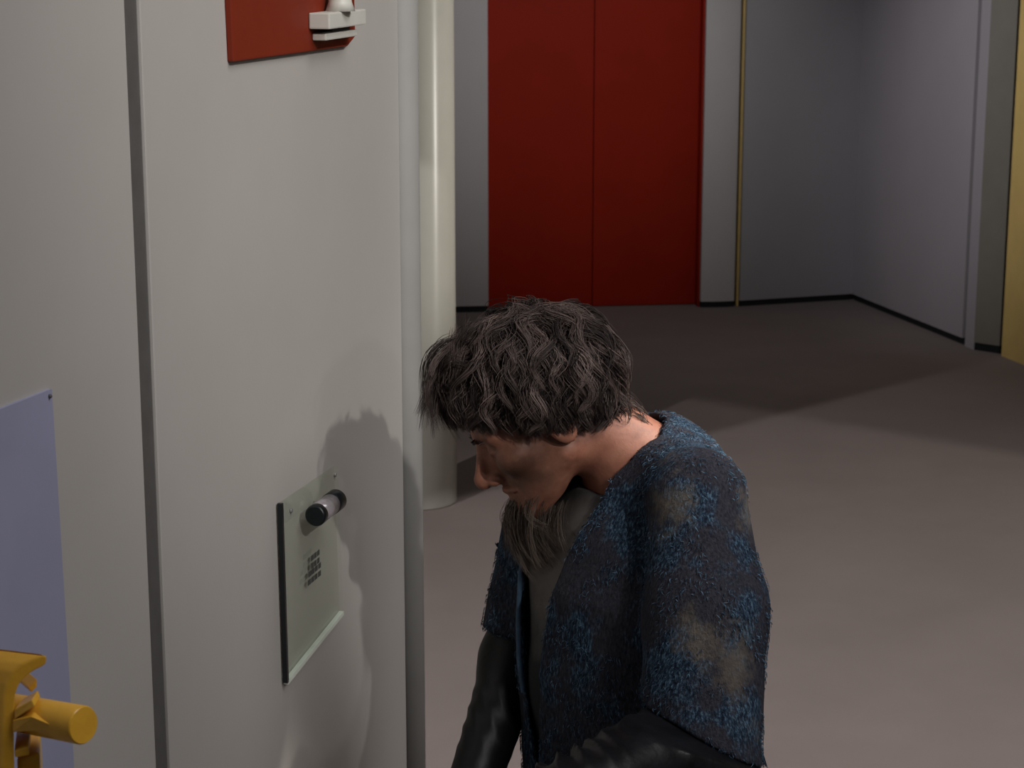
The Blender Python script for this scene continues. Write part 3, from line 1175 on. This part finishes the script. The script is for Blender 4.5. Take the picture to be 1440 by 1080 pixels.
# blue edging of the far lapel
tz = np.linspace(0.42, 0.90, 24)
lp = []
for z_ in tz:
    c_ = PV + (NB - PV) * float(z_)
    l_ = float(np.interp(z_, _oz, _oa)) - 0.001
    rl_, rf_, of_ = [float(np.interp(z_, _zk, a_)) for a_ in (_rl, _rf, _of)]
    f_ = of_ + rf_ * (1 - abs(l_ / rl_) ** 2.3) ** (1 / 2.3)
    lp.append(c_ + TL * l_ + TF * (f_ - 0.001))
vs_, fs_ = [], []
for i_, c_ in enumerate(lp):
    t_ = (lp[min(i_ + 1, 23)] - lp[max(i_ - 1, 0)]).normalized()
    u_ = t_.orthogonal().normalized()
    w_ = t_.cross(u_)
    for k_ in range(8):
        a_ = 2 * math.pi * k_ / 8
        vs_.append(c_ + (u_ * math.cos(a_) + w_ * math.sin(a_)) * 0.0034)
for i_ in range(23):
    for k_ in range(8):
        k2_ = (k_ + 1) % 8
        fs_.append([i_ * 8 + k_, i_ * 8 + k2_, i_ * 8 + 8 + k2_, i_ * 8 + 8 + k_])
mesh_obj('lapel_edging', vs_, fs_, paint('blue_edging', (0.05, 0.10, 0.17), 0.8, 0.3, 60, 0.2), jacket, True)


# ---- strands
def strands(name, paths, radius, tints, material, parent, kind=None, sides=3):
    """paths: (N,K,3) array; tapered tubes"""
    N, K, _ = paths.shape
    tan = np.gradient(paths, axis=1)
    tan /= np.maximum(np.linalg.norm(tan, axis=2, keepdims=True), 1e-9)
    ref = np.where(np.abs(tan[..., 2:3]) < 0.9, np.array([0, 0, 1.0]), np.array([1.0, 0, 0]))
    u = np.cross(tan, ref)
    u /= np.maximum(np.linalg.norm(u, axis=2, keepdims=True), 1e-9)
    v = np.cross(tan, u)
    t = np.linspace(0, 1, K)
    rr = np.asarray(radius).reshape(-1, 1) * (1.0 - 0.85 * t[None, :] ** 2.2) * np.minimum(1.0, 0.35 + t[None, :] * 4)
    vs = np.empty((N, K, sides, 3))
    for s in range(sides):
        a = 2 * math.pi * s / sides
        vs[:, :, s] = paths + (u * math.cos(a) + v * math.sin(a)) * rr[..., None]
    idx = np.arange(N * K * sides).reshape(N, K, sides)
    fs = []
    for s in range(sides):
        s2 = (s + 1) % sides
        fs.append(np.stack([idx[:, :-1, s], idx[:, :-1, s2], idx[:, 1:, s2], idx[:, 1:, s]], -1).reshape(-1, 4))
    o = np_mesh(name, vs.reshape(-1, 3), np.concatenate(fs), material, parent)
    at = o.data.attributes.new('tint', 'FLOAT', 'POINT')
    at.data.foreach_set('value', np.repeat(np.asarray(tints, np.float32), K * sides))
    if kind:
        o['kind'] = kind
    return o


# scalp ellipsoid in head coordinates
SCC = np.array([-0.010, 0, 0.034])
SCR = np.array([0.097, 0.077, 0.086])
DOWN = np.array(HM.T @ np.array([0, 0, -1.0]))
rg = np.random.RandomState(11)


def scalp_dir(n):
    d = rg.normal(size=(n, 3))
    d /= np.linalg.norm(d, axis=1, keepdims=True)
    return d


def hairline(q):
    """positive inside the hair region (head coordinates)"""
    return 0.012 - (q[:, 0] * 0.545 - q[:, 2] * 0.84)


def grow(dirs, length, K, lift, seed, wave_amp, forelock=None):
    """grow guide paths over the scalp from unit directions"""
    r = np.random.RandomState(seed)
    N = len(dirs)
    q = SCC + dirs * SCR
    paths = np.empty((N, K, 3))
    ph = r.uniform(0, 6.28, N)
    fr = r.uniform(0.6, 1.4, N)
    sg = r.choice([-1, 1], N)
    crown = np.array([-0.45, 0.0, 0.89])
    crown /= np.linalg.norm(crown)
    step = length / (K - 1)
    off = 0.002 + 0 * ph
    d = dirs.copy()
    for k in range(K):
        t = k / (K - 1)
        n = d / SCR
        n /= np.linalg.norm(n, axis=1, keepdims=True)
        hgt = off + lift * np.sin(min(1, 0.15 + t * 0.95) * math.pi * 0.62)
        paths[:, k] = SCC + d * SCR + n * hgt[:, None]
        away = d - crown
        flow = away / np.maximum(np.linalg.norm(away, axis=1, keepdims=True), 1e-6) + 0.55 * DOWN + np.array([0.25, 0, 0.0])
        tn = flow - n * (flow * n).sum(1, keepdims=True)
        tn /= np.maximum(np.linalg.norm(tn, axis=1, keepdims=True), 1e-6)
        bn = np.cross(n, tn)
        a = wave_amp * np.sin(ph + fr * 6.28 * t) * sg
        mv = tn * np.cos(a)[:, None] + bn * np.sin(a)[:, None]
        pnt = SCC + d * SCR + mv * step[:, None]
        d = (pnt - SCC) / SCR
        d /= np.linalg.norm(d, axis=1, keepdims=True)
    return paths


def trim_paths(paths, limit):
    """shorten every path where it runs past the hairline"""
    N, K, _ = paths.shape
    h = hairline(paths.reshape(-1, 3)).reshape(N, K)
    bad = h < limit
    end = np.where(bad.any(1), bad.argmax(1), K - 1)
    ok = end >= 3
    t = np.linspace(0, 1, K)
    res = []
    for i in np.nonzero(ok)[0]:
        s = t * end[i]
        res.append(np.stack([np.interp(s, np.arange(K), paths[i, :, a]) for a in range(3)], 1))
    return np.array(res)


def to_world(q):
    return q.reshape(-1, 3).dot(np.asarray(HM).T).reshape(q.shape) + np.array(HC_)


def clumped(guides, per, spread, seed, tight=0.35):
    r = np.random.RandomState(seed)
    N, K, _ = guides.shape
    t = np.linspace(0, 1, K)
    off = r.normal(size=(N, per, 1, 3)) * spread
    env = (1 - (1 - tight) * t ** 1.3)[None, None, :, None]
    jit = np.cumsum(r.normal(size=(N, per, K, 3)) * 0.00035, axis=2)
    pts = guides[:, None] + off * env + jit
    return pts.reshape(N * per, K, 3)


# under layer: a cap of hair that follows the skull
def hair_cap_sdf(p):
    q = ((p - V3(HC_)) @ HM)
    k = ellipsoid(q, SCC, SCR + 0.010)
    n = 0.004 * wobble(q, 60, 8, 1) + 0.002 * wobble(q, 150, 8, 9)
    hl_ = -(0.006 - (q[:, 0] * 0.545 - q[:, 2] * 0.84))
    fore = q[:, 0] - 0.082
    return smax(smax(k + n, hl_, 0.012), fore, 0.01)


lo, hi = bounds([HC_], 0.16)
v_, q_ = surface_net(hair_cap_sdf, axis_range(lo[0], hi[0], 0.003), axis_range(lo[1], hi[1], 0.003), axis_range(lo[2], hi[2], 0.003))
hair = np_mesh('hair', v_, q_, M['hair'], person)
at = hair.data.attributes.new('tint', 'FLOAT', 'POINT')
at.data.foreach_set('value', np.full(len(v_), 0.05, np.float32))
hair['label'] = 'shaggy wavy grey-brown hair'

dd = scalp_dir(760)
qq = SCC + dd * SCR
dd = dd[(hairline(qq) > 0.004) & (qq[:, 0] < 0.080)]
gd = grow(dd, rg.uniform(0.050, 0.095, len(dd)), 12, rg.uniform(0.010, 0.034, len(dd)), 5, 0.78)
gd = trim_paths(gd, -0.003)
st = clumped(gd, 30, 0.0050, 21, 0.22)
tn = np.clip(np.repeat(rg.beta(1.1, 2.4, len(gd)), 30) + rg.normal(size=len(st)) * 0.12, 0, 1)
strands('hair_strands', to_world(st), rg.uniform(0.00035, 0.0007, len(st)), tn, M['hair'], hair, 'stuff')

# forelock that falls in front of the brow
fl_g = []
for k in range(46):
    a = P(660 + rg.normal() * 16, 478 + rg.normal() * 16, 2.655 + rg.normal() * 0.03)
    b = P(612 + rg.normal() * 14, 500 + rg.normal() * 16, 2.65 + rg.normal() * 0.03)
    c = P(598 + abs(rg.normal()) * 16, 545 + rg.normal() * 14, 2.65 + rg.normal() * 0.03)
    e = P(618 + rg.normal() * 14, 590 + rg.normal() * 12, 2.65 + rg.normal() * 0.03)
    if k % 3 == 0:
        b = P(640 + rg.normal() * 12, 510 + rg.normal() * 12, 2.64)
        c = P(636 + rg.normal() * 12, 550 + rg.normal() * 12, 2.64)
        e = P(648 + rg.normal() * 14, 590 + rg.normal() * 10, 2.64)
    pts = []
    for i in range(12):
        t = i / 11
        pts.append(a * (1 - t) ** 3 + b * 3 * t * (1 - t) ** 2 + c * 3 * t * t * (1 - t) + e * t ** 3)
    fl_g.append([tuple(p) for p in pts])
fl_g = np.array(fl_g)
st = clumped(fl_g, 16, 0.0032, 4, 0.8)
tn = np.clip(np.repeat(rg.beta(1.5, 3.0, len(fl_g)), 16) + rg.normal(size=len(st)) * 0.1, 0, 1)
strands('forelock', st, rg.uniform(0.0003, 0.0006, len(st)), tn, M['hair'], hair, 'stuff')

# nape curls
nc = []
for k in range(60):
    base = hl(-0.085 + rg.normal() * 0.010, rg.uniform(-0.03, 0.05), -0.035 + rg.normal() * 0.012)
    end = base + Vector((0.012 + rg.normal() * 0.010, rg.normal() * 0.006, -0.035 + rg.normal() * 0.008))
    cc = base + Vector((0.022, rg.normal() * 0.008, -0.010))
    nc.append([tuple(base * (1 - t) ** 2 + cc * 2 * t * (1 - t) + end * t * t) for t in np.linspace(0, 1, 12)])
nc = np.array(nc)
st = clumped(nc, 14, 0.003, 8, 0.5)
tn = np.clip(np.repeat(rg.beta(1.3, 3.0, len(nc)), 14) + rg.normal(size=len(st)) * 0.1, 0, 1)
strands('nape_curls', st, rg.uniform(0.0003, 0.0006, len(st)), tn, M['hair'], hair, 'stuff')

# brows, moustache and long wispy beard
bg = []
for k in range(150):
    s = rg.choice([-1, 1])
    x = rg.uniform(0.010, 0.050)
    a = hl(0.097 - (x - 0.01) * 0.32, s * x, 0.014 + rg.normal() * 0.002)
    bg.append([tuple(a + (HF * 0.004 * t + HS * s * 0.008 * t + HU * 0.002 * t)) for t in np.linspace(0, 1, 5)])
strands('eyebrows', np.array(bg), np.full(len(bg), 0.0005), rg.uniform(0, 0.4, len(bg)), M['hair'], person, 'stuff')
bd = []
for k in range(230):
    s = rg.normal() * 0.019
    u = rg.uniform(0, 1)
    a = hl(0.099 - abs(s) * 0.8 - u * u * 0.030, s, -0.080 - u * 0.038)
    L_ = rg.uniform(0.04, 0.110)
    dn = Vector((0.26 + rg.normal() * 0.12, rg.normal() * 0.07, -1)).normalized()
    mid_ = a + HF * 0.034 + dn * L_ * 0.35
    en = a + dn * L_ + Vector((rg.normal() * 0.008, rg.normal() * 0.008, 0))
    bd.append([tuple(a * (1 - t) ** 2 + mid_ * 2 * t * (1 - t) + en * t * t) for t in np.linspace(0, 1, 10)])
for k in range(0):
    s = rg.choice([-1, 1]) * abs(rg.normal()) * 0.018
    a = hl(0.101 - abs(s) * 0.6, s, -0.058)
    en = a + Vector((0.004, rg.normal() * 0.004, -0.014)) + HF * 0.001
    bd.append([tuple(a * (1 - t) + en * t + HF * 0.004 * math.sin(math.pi * t)) for t in np.linspace(0, 1, 10)])
bd = np.array(bd)
st = clumped(bd, 9, 0.0030, 31, 0.7)
tn = np.clip(np.repeat(rg.uniform(0.1, 0.9, len(bd)), 9) + rg.normal(size=len(st)) * 0.1, 0, 1)
bo = strands('beard', st, rg.uniform(0.00018, 0.00036, len(st)), tn, M['beard'], person, 'stuff')
bo['label'] = 'long wispy grey-brown beard'

# ---- nap of the tweed: short raised fibres on the jacket
def fuzz(vs, qs, n, seed):
    r = np.random.RandomState(seed)
    a, b, c, d = [vs[qs[:, i]] for i in range(4)]
    nrm = np.cross(c - a, d - b)
    ar = np.linalg.norm(nrm, axis=1)
    pick = r.choice(len(qs), n, p=ar / ar.sum())
    nn = nrm[pick] / np.maximum(ar[pick][:, None], 1e-12)
    w_ = r.dirichlet((1, 1, 1, 1), n)
    pt = a[pick] * w_[:, :1] + b[pick] * w_[:, 1:2] + c[pick] * w_[:, 2:3] + d[pick] * w_[:, 3:]
    # fibres stand in drifts, as the nap is worn away between them
    m = wobble(pt.astype(np.float32), 34, 10, 3) + 0.7 * wobble(pt.astype(np.float32), 80, 10, 12)
    keep = m > 0.15
    for cpt, rad, s_ in PATCH:
        keep &= np.linalg.norm(pt - np.array(cpt), axis=1) > rad * 1.0
    pt, nn = pt[keep], nn[keep]
    k = len(pt)
    dr = np.array([0, 0, -1.0]) + r.normal(size=(k, 3)) * 0.55
    dr -= nn * (dr * nn).sum(1, keepdims=True)
    dr /= np.linalg.norm(dr, axis=1, keepdims=True)
    ln = r.uniform(0.003, 0.009, k)[:, None]
    t = np.linspace(0, 1, 4)
    pth = pt[:, None] + dr[:, None] * ln[:, None] * t[None, :, None] + nn[:, None] * (0.0004 + 0.0022 * np.sin(t * 2.6))[None, :, None]
    return pth, r


pth, r = fuzz(vj, qj, 60000, 17)
strands('nap_fibres', pth, r.uniform(0.0003, 0.00065, len(pth)), np.clip(r.beta(1.0, 2.2, len(pth)), 0, 1), M['fuzz'], jacket, 'stuff')
# frayed tufts along the back of the sleeve and at the far shoulder
ft = []
for (x, y, d_, ox, oy) in ((1072, 890, 2.53, 12, 2), (1070, 925, 2.52, 9, 5), (1068, 965, 2.52, 9, 4), (1064, 1000, 2.50, 9, 5), (1058, 1046, 2.50, 16, 24), (1066, 1050, 2.50, 14, 26), (706, 768, 2.85, -10, -4), (712, 762, 2.85, -6, 3)):
    for k in range(9):
        a = P(x - 4 + rg.normal() * 2, y + rg.normal() * 4, d_)
        b = P(x + ox * rg.uniform(0.4, 1.0), y + oy + rg.normal() * 3, d_)
        ft.append([tuple(a * (1 - t) + b * t) for t in np.linspace(0, 1, 5)])
ft = np.array(ft)
strands('frayed_tufts', ft, np.full(len(ft), 0.0016), rg.uniform(0, 0.35, len(ft)), M['fuzz'], jacket, 'stuff')
